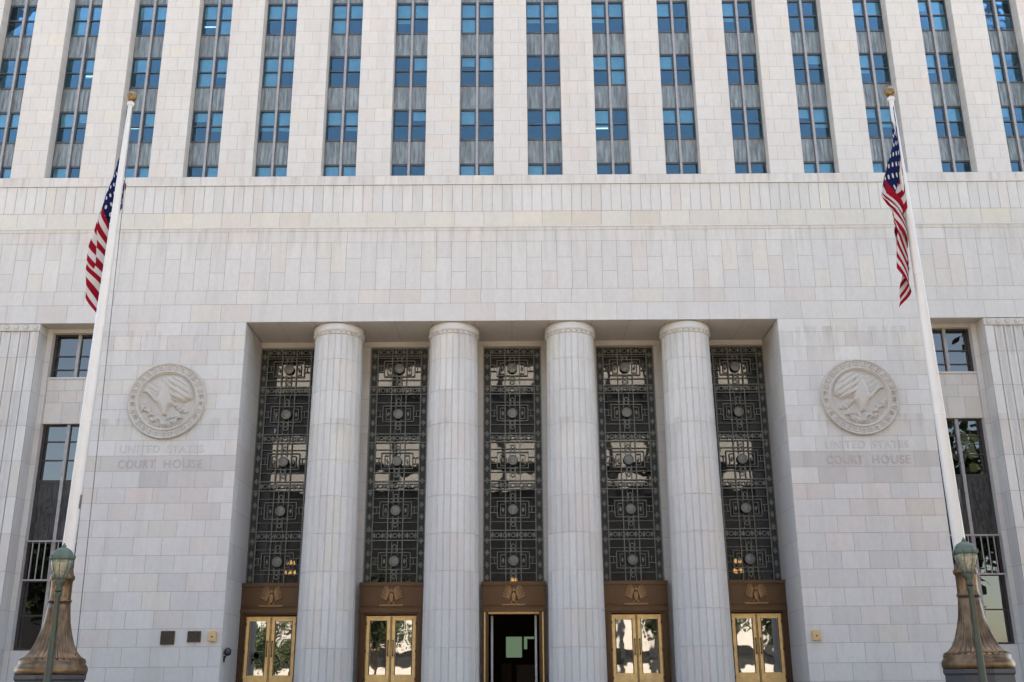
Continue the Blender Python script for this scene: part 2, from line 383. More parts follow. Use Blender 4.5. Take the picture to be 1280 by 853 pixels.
# ------------------------------------------------------------------ tower piers (one wall) and its windows
T = MB(); SP = 2.525; ZT0, ZT1 = 19.23, 31.0
rows_t = [18.92, 19.25] + [19.25 + .56 * i for i in range(1, 21)] + [31.0]
blocks(T, (0, 0, 0), X, Z, -23, 23, [18.92, 19.25], .9, tf=lambda x, z: tint(.0, .8))
GX = [SP * (k + .5) for k in range(-9, 9)]; HW = .635; TD = .46
prev = -23.0
for gx in GX + [None]:
    nx = (gx - HW) if gx is not None else 23.0
    if nx > prev: blocks(T, (0, 0, 0), X, Z, prev, nx, rows_t[1:], .63, stag=.5, tf=lambda x, z: tint(-.002, .42), gap=.010)
    if gx is not None:
        for xx, sg in ((gx - HW, 1), (gx + HW, -1)):
            U = (0, 1, 0) if sg > 0 else (0, -1, 0); O = (xx, 0, 0) if sg > 0 else (xx, TD, 0)
            blocks(T, O, U, Z, 0, TD, rows_t[1:], 1.0)
        T.face([(gx - HW, 0, ZT0), (gx + HW, 0, ZT0), (gx + HW, TD + .1, ZT0 + .02), (gx - HW, TD + .1, ZT0 + .02)], 'stone', (1.05, 1.05, 1.04))
        prev = gx + HW
# the plain storeys above, which throw the shade the front stands in
T.box(-23, 23, .0, 16, 31.0, 54, 'stone'); T.box(-23, -22.9, .05, 16, 0, 31, 'stone'); T.box(22.9, 23, .05, 16, 0, 31, 'stone'); T.box(-23, 23, 15.9, 16, 0, 31, 'stone')
T.build('tower_wall', ch)
Fl = MB(); Fl.box(-22.8, 22.8, 1.6, 1.7, 18.95, 31, 'room')
for zz in (18.6, 22.5, 24.85, 27.2, 29.5): Fl.box(-22.8, 22.8, TD + .2, 1.6, zz - .05, zz, 'room')
Fl.build('office_room', ch)

# one floor of one strip: bottom row (single light), then two-light windows; spandrels between
dz = .23   # measured on the wall face, moved to the glass plane
rowsW = [(19.30, 19.93, False), (20.95, 22.23, True), (23.28, 24.58, True), (25.60, 26.97, True), (27.95, 29.3, True)]
spans = [(19.93, 20.95), (22.23, 23.28), (24.58, 25.60), (26.97, 27.95), (29.3, 31.0)]
def window_mesh(z0, z1, two):
    f = MB(); y0, y1 = TD, TD + .07
    for sx_ in (-1, 1):
        a, b2 = sorted((sx_ * .045, sx_ * HW))
        f.box(a, a + .035, y0, y1, z0, z1, 'wframe'); f.box(b2 - .035, b2, y0, y1, z0, z1, 'wframe')
        f.box(a + .035, b2 - .035, y0, y1, z0, z0 + .03, 'wframe'); f.box(a + .035, b2 - .035, y0, y1, z1 - .035, z1, 'wframe')
        if two: zm = (z0 + z1) / 2 ; f.box(a + .035, b2 - .035, y0 - .01, y1, zm - .02, zm + .02, 'wframe')
    return f
def pane_mesh(z0, z1):
    f = MB()
    for sx_ in (-1, 1):
        a, b2 = sorted((sx_ * .08, sx_ * (HW - .035))); f.box(a, b2, TD + .03, TD + .042, z0 + .03, z1 - .035, 'tglass')
    return f
wcache = {}
def blind_mesh(lo, sides):
    f = MB(); return f
rnd = random.Random(5)
for i, gx in enumerate(GX):
    mm = MB(); mm.box(gx - .043, gx + .043, TD - .09, TD + .08, ZT0 + .03, 31, 'mull'); mm.build('mullion', ch)
    for j, (z0, z1, two) in enumerate(rowsW):
        key = ('w', j)
        if key not in wcache:
            fo = window_mesh(z0, z1, two).build('window', ch); po = pane_mesh(z0, z1).build('pane', fo); wcache[key] = (fo, po); fo.location.x = gx
        else:
            f0, p0 = wcache[key]; fo = f0.copy(); COL.objects.link(fo); fo.parent = ch; fo.location.x = gx; po = p0.copy(); COL.objects.link(po); po.parent = fo
        # blinds let down to different heights
        for sx_ in (-1, 1):
            pr = .8 if -4 < gx - (-14) < 8 else .55
            if rnd.random() < pr:
                a, b2 = sorted((sx_ * .10, sx_ * (HW - .04))); drop = rnd.choice([.3, .5, .5, .62, 1.0]) if two else 1.0
                if not two and rnd.random() < .4: continue
                bm_ = MB(); zb = z1 - (z1 - z0) * drop
                bm_.box(a, b2, TD + .12, TD + .13, zb, z1 - .02, 'blind')
                bm_.build('blind', fo)
            if rnd.random() < .07 and two:
                a, b2 = sorted((sx_ * .12, sx_ * (HW - .08))); bm_ = MB(); zz = z0 + rnd.uniform(.15, .5) * (z1 - z0); bm_.box(a, b2, TD + .10, TD + .115, zz, zz + .045, 'tube'); bm_.build('ceiling_lamp', fo)
    for j, (z0, z1) in enumerate(spans):
        key = ('s', j)
        if key not in wcache:
            f = MB()
            for sx_ in (-1, 1):
                a, b2 = sorted((sx_ * .045, sx_ * HW)); f.box(a, b2, TD + .02, TD + .06, z0, z1, 'spandrel')
                f.box(a, b2, TD - .012, TD + .02, z0, z0 + .035, 'wframe'); f.box(a, b2, TD - .012, TD + .02, z1 - .035, z1, 'wframe')
                for q in (1, 2, 3): xx = a + (b2 - a) * q / 4; f.box(xx - .012, xx + .012, TD + .003, TD + .02, z0 + .035, z1 - .035, 'spandrel')
            o = f.build('spandrel_panel', ch); o.location.x = gx; wcache[key] = o
        else:
            o = wcache[key].copy(); COL.objects.link(o); o.parent = ch; o.location.x = gx

# ------------------------------------------------------------------ columns
def flute(a, n, r, z):
    q = (a % 8) / 8.0
    return 1 - .020 * math.sin(math.pi * q) if q else .962      # shallow flute, then a narrow cut
cprof = []
dz_ = [FLOOR, 2.68, 3.86, 5.08, 6.30, 7.54, 8.76, 10.0, 11.17, 12.3, 13.22]
rad = lambda z: .945 - .105 * max(0, (z - 2) / 11.4)
for a, b2 in zip(dz_, dz_[1:]):
    cprof += [(rad(a) - .014, a), (rad(a) - .014, a + .006), (rad(a), a + .010), (rad(b2), b2 - .010), (rad(b2) - .014, b2 - .006), (rad(b2) - .014, b2)]
def make_column(cx):
    c = MB()
    c.lathe(cprof, 0, 0, 'stone', n=24 * 8, mod=flute, smooth=False)
    # random tint per drum strip
    n = 192; k = 0
    tt = {}
    for fi in range(len(c.f) - 2):
        ring, a = divmod(fi, n); kk = (ring // 6, a // 16)
        if kk not in tt: tt[kk] = tint(.0, 1.1)
        c.c[fi] = tt[kk]
    o = c.build('column', ch); o.location = (cx, .93, 0)
    k2 = MB(); r = .86
    k2.lathe([(.835, 13.215), (r, 13.235), (r + .005, 13.26), (r - .005, 13.28), (r - .012, 13.33), (r + .022, 13.345), (r + .03, 13.40), (r + .02, 13.56), (r - .01, 13.618)], 0, 0, 'stone', n=64)
    for q in range(28):
        t = 2 * math.pi * q / 28; k2.lathe([(.0, 13.25), (.035, 13.27), (.045, 13.30), (.03, 13.33), (.0, 13.34)], (r + .005) * math.cos(t), (r + .005) * math.sin(t), 'carved', n=8, cap=False)
    k2.build('capital', o)
    return o
for cx in (-6.15, -2.06, 2.06, 6.15): make_column(cx)

# ------------------------------------------------------------------ bronze window grilles
cellz = [13.44, 13.16, 11.92, 11.64, 10.20, 9.88, 8.48, 8.14, 6.72, 6.38, 4.86]   # frame lines (bars) at the glass plane
cellz = [13.42, 13.14, 11.97, 11.67, 10.19, 9.88, 8.47, 8.15, 6.71, 6.38, 4.90]
medz = [12.64, 10.93, 9.20, 7.43, 5.66]
GY = 2.52
def bar(mb, x0, z0, x1, z1, w_=.032, y=GY, d=.05, m='grille'):
    if abs(x1 - x0) < 1e-6: mb.box(x0 - w_ / 2, x0 + w_ / 2, y, y + d, min(z0, z1), max(z0, z1), m)
    else: mb.box(min(x0, x1), max(x0, x1), y + .003, y + d - .003, z0 - w_ / 2, z0 + w_ / 2, m)
def diamond(mb, cx, cz, a, b2, y, m='grille', t=.03):
    P4 = [(cx - a, cz), (cx, cz - b2), (cx + a, cz), (cx, cz + b2)]
    mb.face([(p[0], y, p[1]) for p in P4], m)
    for (p, q) in zip(P4, P4[1:] + P4[:1]): mb.face([(p[0], y, p[1]), (p[0], y + t, p[1]), (q[0], y + t, q[1]), (q[0], y, q[1])], m)
def rectline(mb, x0, x1, z0, z1, w_=.026, y=GY - .008, m='grille'):
    bar(mb, x0, z0, x0, z1, w_, y, .05, m); bar(mb, x1, z0, x1, z1, w_, y, .05, m); bar(mb, x0, z0, x1, z0, w_, y, .05, m); bar(mb, x0, z1, x1, z1, w_, y, .05, m)
def ringbars(mb, cx, cz, r, w_, y, n=12, m='grille'):
    for q in range(n):
        t0, t1 = 2 * math.pi * q / n, 2 * math.pi * (q + 1) / n
        P4 = [(cx + rr * math.cos(t), y, cz + rr * math.sin(t)) for rr, t in ((r - w_, t0), (r, t0), (r, t1), (r - w_, t1))]
        mb.face(P4[::-1], m)
gr = MB(); W_ = GH; inn = .80
for xx in (-W_ + .02, -inn, -inn / 3, inn / 3, inn, W_ - .02): bar(gr, xx, 4.90, xx, 13.44, .040 if abs(xx) > .5 else .034)
for zz in cellz: bar(gr, -W_, zz, W_, zz, .036, y=GY - .004)
bar(gr, -W_, 13.42, W_, 13.42, .06, y=GY - .01); bar(gr, -W_, 4.92, W_, 4.92, .06, y=GY - .01)
# border ornament
zb = 4.9
bx = (W_ + inn) / 2 - .01
k = 0
while zb < 13.3:
    for sx_ in (-1, 1):
        diamond(gr, sx_ * bx, zb + .19, .075, .12, GY + .005, 'grille', .03)
        gr.box(sx_ * bx - .105, sx_ * bx + .105, GY + .018, GY + .04, zb + .37, zb + .40, 'grille_dark')
        for q in (-.085, .085): gr.box(sx_ * bx + q - .010, sx_ * bx + q + .010, GY + .02, GY + .04, zb, zb + .42, 'grille_dark')
    zb += .4235; k += 1
# horizontal ornament bands
for a, b2 in zip(cellz[0::2], cellz[1::2]):
    zm = (a + b2) / 2
    for q in range(-5, 6):
        if q % 2: diamond(gr, q * .145, zm, .055, .11, GY + .004)
        else: ringbars(gr, q * .145, zm, .085, .028, GY + .003)
    for q in (-.06, .06): gr.box(-inn, inn, GY + .02, GY + .04, zm + q - .012, zm + q + .012, 'grille_dark')
# panels round each medallion
lim = list(zip(cellz[1::2], cellz[2::2] + [4.9]))
lim = [(cellz[1], cellz[2]), (cellz[3], cellz[4]), (cellz[5], cellz[6]), (cellz[7], cellz[8]), (cellz[9], 4.9)]
for (zt, zbm), mz in zip(lim, medz):
    ht = zt - zbm
    rectline(gr, -.56, .56, mz - .28, mz + .30)
    rectline(gr, -.44, -.27, mz - .20, mz + .20, .02); rectline(gr, .27, .44, mz - .20, mz + .20, .02)
    for xx in (-.10, .10):
        bar(gr, xx, mz + .20, xx, zt, .02); bar(gr, xx, zbm, xx, mz - .20, .02)
    for sx_ in (-1, 1):
        for q in (-.10, .12): bar(gr, sx_ * inn, mz + q, sx_ * .56, mz + q, .022, y=GY + .004)
        bar(gr, sx_ * .66, mz - .10, sx_ * .66, mz + .12, .02)
        diamond(gr, sx_ * .355, mz, .05, .1, GY)
        bar(gr, sx_ * inn, mz + .42, sx_ * .27, mz + .42, .02); bar(gr, sx_ * inn, mz - .42, sx_ * .27, mz - .42, .02)
    for zz in (mz + .36, mz - .36, mz + .5, mz - .52):
        if zbm < zz < zt: ringbars(gr, 0, zz, .085, .03, GY - .002)
    bar(gr, -.27, mz + .42, .27, mz + .42, .02); bar(gr, -.27, mz - .42, .27, mz - .42, .02)
grille0 = gr.build('window_grille', ch)
md = MB(); n = 24
def disc_relief(mb, r, m):
    prof = [(r, 0), (r, -.03), (r * .9, -.045), (r * .82, -.03), (r * .75, -.028), (r * .4, -.05), (.01, -.055)]
    for (r0, y0), (r1, y1) in zip(prof, prof[1:]):
        for q in range(n):
            t0, t1 = 2 * math.pi * q / n, 2 * math.pi * (q + 1) / n
            wob = lambda t, rr: 1 + (.10 * math.sin(5 * t) if .3 * r < rr < .8 * r else 0)
            mb.face([(r0 * wob(t0, r0) * math.cos(t0), y0, r0 * wob(t0, r0) * math.sin(t0)), (r0 * wob(t1, r0) * math.cos(t1), y0, r0 * wob(t1, r0) * math.sin(t1)), (r1 * wob(t1, r1) * math.cos(t1), y1, r1 * wob(t1, r1) * math.sin(t1)), (r1 * wob(t0, r1) * math.cos(t0), y1, r1 * wob(t0, r1) * math.sin(t0))], m, smooth=True)
disc_relief(md, .185, 'medal')
med0 = md.build('medallion', grille0); med0.location = (0, GY - .01, medz[0])
for z in medz[1:]:
    o = med0.copy(); COL.objects.link(o); o.parent = grille0; o.location = (0, GY - .01, z)
pn = MB(); pn.box(-GH, GH, GY + .09, GY + .105, 4.9, 13.44, 'gglass'); pn.build('pane', grille0)
sh = MB(); sh.box(-GH, -inn, GY + .06, GY + .075, 4.9, 13.44, 'grille_dark'); sh.box(inn, GH, GY + .06, GY + .075, 4.9, 13.44, 'grille_dark'); sh.build('backing_strip', grille0)
kids = [x for x in bpy.data.objects if x.parent == grille0]
for gx in GC:
    if gx == 0: continue
    o = grille0.copy(); COL.objects.link(o); o.parent = ch; o.location.x = gx
    for kx in kids: c = kx.copy(); COL.objects.link(c); c.parent = o

# ------------------------------------------------------------------ bronze door surrounds and doors
def slab(mb, pts, y, t, m):
    """flat carved piece: outline in x, z; front at y - t, bevelled to y"""
    n = len(pts); cx = sum(p[0] for p in pts) / n; cz = sum(p[1] for p in pts) / n
    inn_ = [(cx + (p[0] - cx) * .82, cz + (p[1] - cz) * .82) for p in pts]
    for k in range(n):
        a, b2, c_, d_ = pts[k], pts[(k + 1) % n], inn_[(k + 1) % n], inn_[k]
        mb.face([(a[0], y, a[1]), (b2[0], y, b2[1]), (c_[0], y - t, c_[1]), (d_[0], y - t, d_[1])], m)
        mb.face([(d_[0], y - t, d_[1]), (c_[0], y - t, c_[1]), (cx, y - t - .004, cz)], m)
def eagle_small(mb, cx, cz, y, m):
    for s_ in (-1, 1):
        for k in range(6):                                  # raised wing feathers
            a0 = .50 + .17 * k; L_ = .40 - .018 * k; w_ = .034
            bx_, bz = s_ * (.05 + .012 * k), .12 - .045 * k
            dx, dz2 = s_ * math.cos(a0) * .0 + s_ * math.cos(1.15 - .13 * k) * L_, math.sin(1.15 - .13 * k) * L_ * .85
            nx, nz = -dz2 / L_ * w_, dx / L_ * w_
            slab(mb, [(cx + bx_ - nx, cz + bz - nz), (cx + bx_ + dx - nx * .7, cz + bz + dz2 - nz * .7), (cx + bx_ + dx * 1.06, cz + bz + dz2 * 1.06), (cx + bx_ + dx + nx * .7, cz + bz + dz2 + nz * .7), (cx + bx_ + nx, cz + bz + nz)], y, .03 + .004 * k, m)
        slab(mb, [(cx + s_ * .03, cz - .12), (cx + s_ * .13, cz - .23), (cx + s_ * .05, cz - .25)], y, .035, m)
    slab(mb, [(cx - .075, cz + .10), (cx - .09, cz), (cx - .05, cz - .17), (cx, cz - .24), (cx + .05, cz - .17), (cx + .09, cz), (cx + .075, cz + .10), (cx, cz + .16)], y, .07, m)
    slab(mb, [(cx - .05, cz + .14), (cx - .05, cz + .23), (cx, cz + .27), (cx + .045, cz + .22), (cx + .09, cz + .19), (cx + .04, cz + .15)], y, .075, m)
    mb.box(cx - .40, cx + .40, y - .05, y, cz - .31, cz - .255, m)
    for k in range(9): mb.box(cx - .38 + k * .09, cx - .34 + k * .09, y - .058, y - .05, cz - .30, cz - .265, m)
DZ = 3.80
for i, gx in enumerate(GC):
    f = MB(); hw = 1.07; yf = 2.02
    f.box(gx - hw, gx + hw, yf, 2.50, 3.98, 4.86, 'bronze')
    f.box(gx - hw - .03, gx + hw + .03, yf - .06, 2.50, 4.78, 4.90, 'bronze')
    f.box(gx - hw - .02, gx + hw + .02, yf - .05, 2.50, 3.90, 4.02, 'bronze')
    for q in range(1, 8): f.box(gx - hw + .05, gx + hw - .05, yf - .012, yf, 4.05 + q * .012 + .0, 4.055 + q * .012, 'bronze')
    for sx_ in (-1, 1):
        f.box(gx + sx_ * .62 - .22, gx + sx_ * .62 + .22, yf - .012, yf, 4.20, 4.66, 'bronze'); f.box(gx + sx_ * .62 - .18, gx + sx_ * .62 + .18, yf - .022, yf - .012, 4.24, 4.62, 'bronze')
        a, b2 = sorted((gx + sx_ * hw, gx + sx_ * .90)); f.box(a, b2, yf + .02, 2.50, FLOOR, 3.90, 'bronze')
        a, b2 = sorted((gx + sx_ * .90, gx + sx_ * .86)); f.box(a, b2, yf + .08, 2.50, FLOOR, 3.88, 'bronze')
        a, b2 = sorted((gx + sx_ * 1.0, gx + sx_ * .96)); f.box(a, b2, yf - .01, yf + .02, FLOOR, 3.90, 'brass' if gx == 0 else 'bronze')
    f.box(gx - .86, gx + .86, yf + .08, 2.50, 3.84, 3.90, 'brass' if gx == 0 else 'bronze')
    o = f.build('door_surround', ch)
    e = MB(); eagle_small(e, gx, 4.42, yf, 'relief'); e.build('eagle_relief', o)
    def leaf(x0, x1, hinge=None, ang=0):
        d = MB(); y0, y1 = 2.20, 2.26; fw = .155
        d.box(x0, x0 + fw, y0, y1, FLOOR + .02, DZ, 'brass'); d.box(x1 - fw, x1, y0, y1, FLOOR + .02, DZ, 'brass')
        d.box(x0 + fw, x1 - fw, y0, y1, FLOOR + .02, 1.90, 'brass'); d.box(x0 + fw, x1 - fw, y0, y1, DZ - .15, DZ, 'brass')
        d.box(x0 + fw + .03, x1 - fw - .03, y0 - .012, y0, FLOOR + .12, 1.82, 'brass')
        for (a, b2, c_, e_) in ((x0 + fw - .025, x0 + fw, 1.88, DZ - .13), (x1 - fw, x1 - fw + .025, 1.88, DZ - .13)): d.box(a, b2, y0 - .014, y0, c_, e_, 'bronze')
        d.box(x0 + .01, x0 + .025, y0 - .01, y0, FLOOR + .05, DZ - .03, 'bronze'); d.box(x1 - .025, x1 - .01, y0 - .01, y0, FLOOR + .05, DZ - .03, 'bronze')
        return d
    for sx_ in (-1, 1):
        x0, x1 = sorted((gx + sx_ * .008, gx + sx_ * .855))
        if gx == 0:
            # both leaves stand folded open against the reveals
            d = MB(); xx = gx + sx_ * .72; a, b2 = sorted((xx, xx + sx_ * .05))
            d.box(a, b2, 2.55, 3.35, FLOOR + .02, DZ, 'white'); d.box(a - .01, b2 + .01, 2.50, 2.56, FLOOR + .02, DZ, 'white')
            do = d.build('door', ch)
        else:
            do = leaf(x0, x1).build('door', ch)
            p = MB(); p.box(x0 + .155, x1 - .155, 2.225, 2.235, 1.90, DZ - .15, 'dglass'); p.build('pane', do)
            hx = gx + sx_ * .085; hh = MB(); hh.tube((hx, 2.13, 2.48), (hx, 2.13, 3.02), .016, .016, 'bronze', 8)
            hh.box(hx - .02, hx + .02, 2.12, 2.20, 2.50, 2.54, 'bronze'); hh.box(hx - .02, hx + .02, 2.12, 2.20, 2.96, 3.0, 'bronze'); hh.build('handle', do)
            for hz in (1.75, 2.65, 3.55):
                q = MB(); hx2 = gx + sx_ * .852; q.box(hx2 - .03, hx2 + .03, 2.17, 2.2, hz - .05, hz + .05, 'bronze'); q.build('hinge', do)

# lobby behind the entrance
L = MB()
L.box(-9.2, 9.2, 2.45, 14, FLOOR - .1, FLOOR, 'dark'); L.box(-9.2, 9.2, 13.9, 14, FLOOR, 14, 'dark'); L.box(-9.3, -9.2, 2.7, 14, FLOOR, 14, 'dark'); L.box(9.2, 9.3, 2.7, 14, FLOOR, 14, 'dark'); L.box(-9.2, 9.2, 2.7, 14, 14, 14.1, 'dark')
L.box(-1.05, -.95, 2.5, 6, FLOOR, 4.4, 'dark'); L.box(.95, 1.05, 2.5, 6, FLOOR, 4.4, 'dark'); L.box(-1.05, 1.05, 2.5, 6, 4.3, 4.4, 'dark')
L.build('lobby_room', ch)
lw = MB(); lw.box(-.33, .33, 11, 11.05, 2.62, 3.45, 'greenlit'); lw.box(.42, .55, 11, 11.05, 2.95, 3.45, 'greenlit'); lw.box(.55, .85, 11, 11.05, 3.36, 3.45, 'greenlit'); lw.build('lobby_window', ch)
dk = MB(); dk.box(.1, .9, 9, 9.5, FLOOR, 2.25, 'wframe'); dk.box(-.5, -.1, 9.2, 9.6, FLOOR, 2.35, 'dframe'); dk.box(.05, .95, 8.95, 9.55, 2.25, 2.3, 'wframe')
tag(dk.build('reception_desk'), 'grey reception desk deep inside the open middle doorway', 'desk')

def chandelier(x, y, z, label, bulbs):
    r = empty('chandelier', (x, y, z)); tag(r, label, 'chandelier', 'lit chandeliers behind the entrance grilles')
    a = MB(); a.tube((0, 0, .1), (0, 0, 13.95 - z), .012, .012, 'brass', 6); a.lathe([(.02, -.25), (.07, -.2), (.04, -.1), (.08, 0), (.03, .1), (.02, .2)], 0, 0, 'brass', 10)
    spots = [(.11, .02), (.16, -.32)] if bulbs > 4 else [(.09, .02)]
    for rr, dz3 in spots:
        for q in range(bulbs // len(spots)):
            t = 2 * math.pi * q / (bulbs // len(spots)) + .3; a.tube((0, 0, dz3 - .1), (rr * math.cos(t), rr * math.sin(t), dz3), .012, .012, 'brass', 6)
    a.tube((0, 0, -.42), (0, 0, 0), .02, .02, 'brass', 8); a.build('arm_frame', r)
    for rr, dz3 in spots:
        for q in range(bulbs // len(spots)):
            t = 2 * math.pi * q / (bulbs // len(spots)) + .3; m_ = MB(); m_.lathe([(.005, dz3), (.04, dz3 + .03), (.048, dz3 + .08), (.03, dz3 + .14), (.004, dz3 + .17)], rr * math.cos(t), rr * math.sin(t), 'lampglow', 8); m_.build('bulb', r)
chandelier(-7.92, 3.35, 5.62, 'lit brass chandelier glimpsed behind the leftmost entrance grille', 8)
chandelier(7.98, 3.35, 5.58, 'lit brass chandelier glimpsed behind the rightmost entrance grille', 8)
chandelier(0.0, 3.6, 5.0, 'small lit chandelier just over the middle doorway', 3)

# ------------------------------------------------------------------ side windows
for s in (-1, 1):
    a, b2 = sorted((s * (RX0 + .2), s * (RX1 - .2))); cxm = (a + b2) / 2; y0 = .84
    def wnd(z0, z1, rails, name='window'):
        f = MB()
        for (p, q) in ((a, a + .09), (b2 - .09, b2), (cxm - .055, cxm + .055)): f.box(p, q, y0 - (.05 if p == cxm - .055 else 0), y0 + .09, z0, z1, 'mull' if p == cxm - .055 else 'dframe')
        for (u0, u1) in ((a + .09, cxm - .055), (cxm + .055, b2 - .09)):
            f.box(u0, u1, y0 + .002, y0 + .088, z0, z0 + .05, 'dframe'); f.box(u0, u1, y0 + .002, y0 + .088, z1 - .06, z1, 'dframe')
            for rz in rails: f.box(u0, u1, y0 + .01, y0 + .08, rz - .022, rz + .022, 'dframe')
        o = f.build(name, ch); p = MB(); p.box(a + .09, b2 - .09, y0 + .045, y0 + .055, z0 + .05, z1 - .06, 'gglass'); p.build('pane', o)
        return o
    o = wnd(11.86, 13.48, [12.68, 12.18])
    if True:
        q = MB(); q.box(a + .12, cxm - .08, y0 + .16, y0 + .17, 12.1, 13.4, 'room'); q.build('blind', o)
    wnd(8.22, 10.2, [9.6, 8.95]); wnd(2.72, 6.2, [4.9, 3.8])
    pn = MB(); pn.box(a, b2, y0 + .01, y0 + .08, 6.2, 8.22, 'panel'); pn.box(cxm - .055, cxm + .055, y0 - .05, y0 + .01, 6.2, 8.22, 'mull')
    for u0, u1 in ((a + .1, cxm - .1), (cxm + .1, b2 - .1)):
        pn.box(u0, u0 + .03, y0 - .005, y0 + .01, 6.3, 8.1, 'panel'); pn.box(u1 - .03, u1, y0 - .005, y0 + .01, 6.3, 8.1, 'panel'); um = (u0 + u1) / 2
        for q in range(6): diamond(pn, um, 6.55 + q * .28, .13, .12, y0 - .01, 'panel', .02)
        for q in (1, 3): xx = u0 + (u1 - u0) * q / 4; pn.box(xx - .012, xx + .012, y0 - .003, y0 + .01, 6.3, 8.1, 'panel')
    pn.box(a, b2, y0 - .01, y0 + .01, 8.16, 8.22, 'dframe')
    pn.build('spandrel_panel', ch)
    rl = MB(); rl.box(a + .02, b2 - .02, .66, .70, 6.17, 6.22, 'mull'); rl.box(a + .02, b2 - .02, .66, .70, 4.9, 4.95, 'mull')
    nn = 9
    for q in range(nn): xx = a + .04 + (b2 - a - .08) * q / (nn - 1); rl.box(xx - .014, xx + .014, .665, .695, 4.95, 6.17, 'mull')
    rl.build('railing', ch)
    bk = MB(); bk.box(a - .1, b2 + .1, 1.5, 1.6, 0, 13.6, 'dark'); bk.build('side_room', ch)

# ------------------------------------------------------------------ carved seals (height field) and lettering
def sdf_poly(px, pz, poly):
    d = np.full(px.shape, 1e9); inside = np.zeros(px.shape, bool); n = len(poly)
    for i in range(n):
        ax, az = poly[i]; bx_, bz = poly[(i + 1) % n]
        ex, ez = bx_ - ax, bz - az; wx, wz = px - ax, pz - az
        t = np.clip((wx * ex + wz * ez) / (ex * ex + ez * ez + 1e-9), 0, 1)
        d = np.minimum(d, np.hypot(wx - ex * t, wz - ez * t))
        cond = ((az > pz) != (bz > pz)) & (px < (bx_ - ax) * (pz - az) / (bz - az + 1e-12) + ax)
        inside ^= cond
    return np.where(inside, d, -d)
def seal_height(x, z):
    r = np.hypot(x, z); h = np.zeros_like(x)
    h += .05 * np.exp(-((r - 1.30) / .035) ** 2) + .045 * np.exp(-((r - 1.02) / .028) ** 2) + .03 * np.exp(-((r - .96) / .02) ** 2)
    h -= .055 * np.clip((.99 - r) / .05, 0, 1)
    conv = lambda P_: [((q[0] - 322) / 200, -(q[1] - 322) / 200) for q in P_]
    def dome(poly, wdt, top):
        d = sdf_poly(x, z, conv(poly)); return top * np.sqrt(np.clip(d / wdt, 0, 1))
    farw = dome([(150, 245), (170, 205), (215, 170), (262, 165), (290, 200), (275, 260), (245, 300), (205, 275), (178, 262)], .12, .06)
    farw *= 1 - .22 * (np.sin((x * .6 + z) * 34) > .3)
    wing = dome([(268, 175), (300, 150), (355, 138), (415, 155), (462, 198), (492, 245), (500, 300), (478, 322), (440, 338), (395, 328), (352, 312), (318, 300), (285, 240)], .14, .115)
    fe = np.sin((z * 1.0 + x * .55) * 30 + 3 * x); wing = wing - .024 * (fe > .45) * (x > .12) * (wing > 0.02)
    wing -= .02 * (np.sin(x * 26 + z * 30) > .2) * (wing > .05) * (x < .25)
    body = dome([(232, 318), (252, 285), (272, 205), (292, 168), (335, 215), (365, 300), (368, 345), (345, 365), (332, 395), (330, 425), (292, 425), (288, 395), (262, 350)], .13, .13)
    head = dome([(150, 262), (160, 245), (190, 246), (215, 270), (245, 292), (262, 335), (238, 330), (205, 292), (180, 268)], .05, .10)
    tail = dome([(355, 348), (400, 335), (445, 362), (478, 402), (455, 412), (415, 405), (385, 378)], .06, .07)
    tail *= 1 - .4 * (np.sin((x - z) * 34) > .3)
    h2 = np.maximum.reduce([farw, wing, body, head, tail])
    rs = random.Random(3)
    br = np.zeros_like(x)
    for i in range(34):
        t = rs.uniform(0, 1); cx = -0.86 + 1.35 * t; cz = -.18 - .55 * math.sin(math.pi * min(1, t * .75)) + rs.uniform(-.12, .12); an = rs.uniform(0, 3.14)
        u_ = (x - cx) * math.cos(an) + (z - cz) * math.sin(an); v_ = -(x - cx) * math.sin(an) + (z - cz) * math.cos(an)
        br = np.maximum(br, .075 * np.sqrt(np.clip(1 - (u_ / .11) ** 2 - (v_ / .05) ** 2, 0, 1)))
    for i in range(15):
        t = (i - 7) * .075; cx, cz = t, -.88 + .25 * t * t
        br = np.maximum(br, .06 * ((abs(x - cx) < .024) & (abs(z - cz) < .05)))
    h2 = np.where(r < .95, np.maximum(h2, br), 0)
    h += h2
    # relief round the rim
    for k in range(30):
        t = 2 * math.pi * (k + .5) / 30; cx, cz = 1.165 * math.cos(t), 1.165 * math.sin(t)
        u_ = (x - cx) * math.cos(t) + (z - cz) * math.sin(t); v_ = -(x - cx) * math.sin(t) + (z - cz) * math.cos(t)
        if k in (0, 29, 14, 15, 17, 27):
            rr = np.hypot(u_, v_); h += -.05 * (rr < .07) + .03 * (rr < .035)
        else:
            h += .032 * ((abs(u_) < .075) & (abs(v_) < .062)) * (1 - 1.0 * ((abs(u_ + .0) < .045) & (abs(v_ - .01 * (k % 3)) < .022)))
    return h
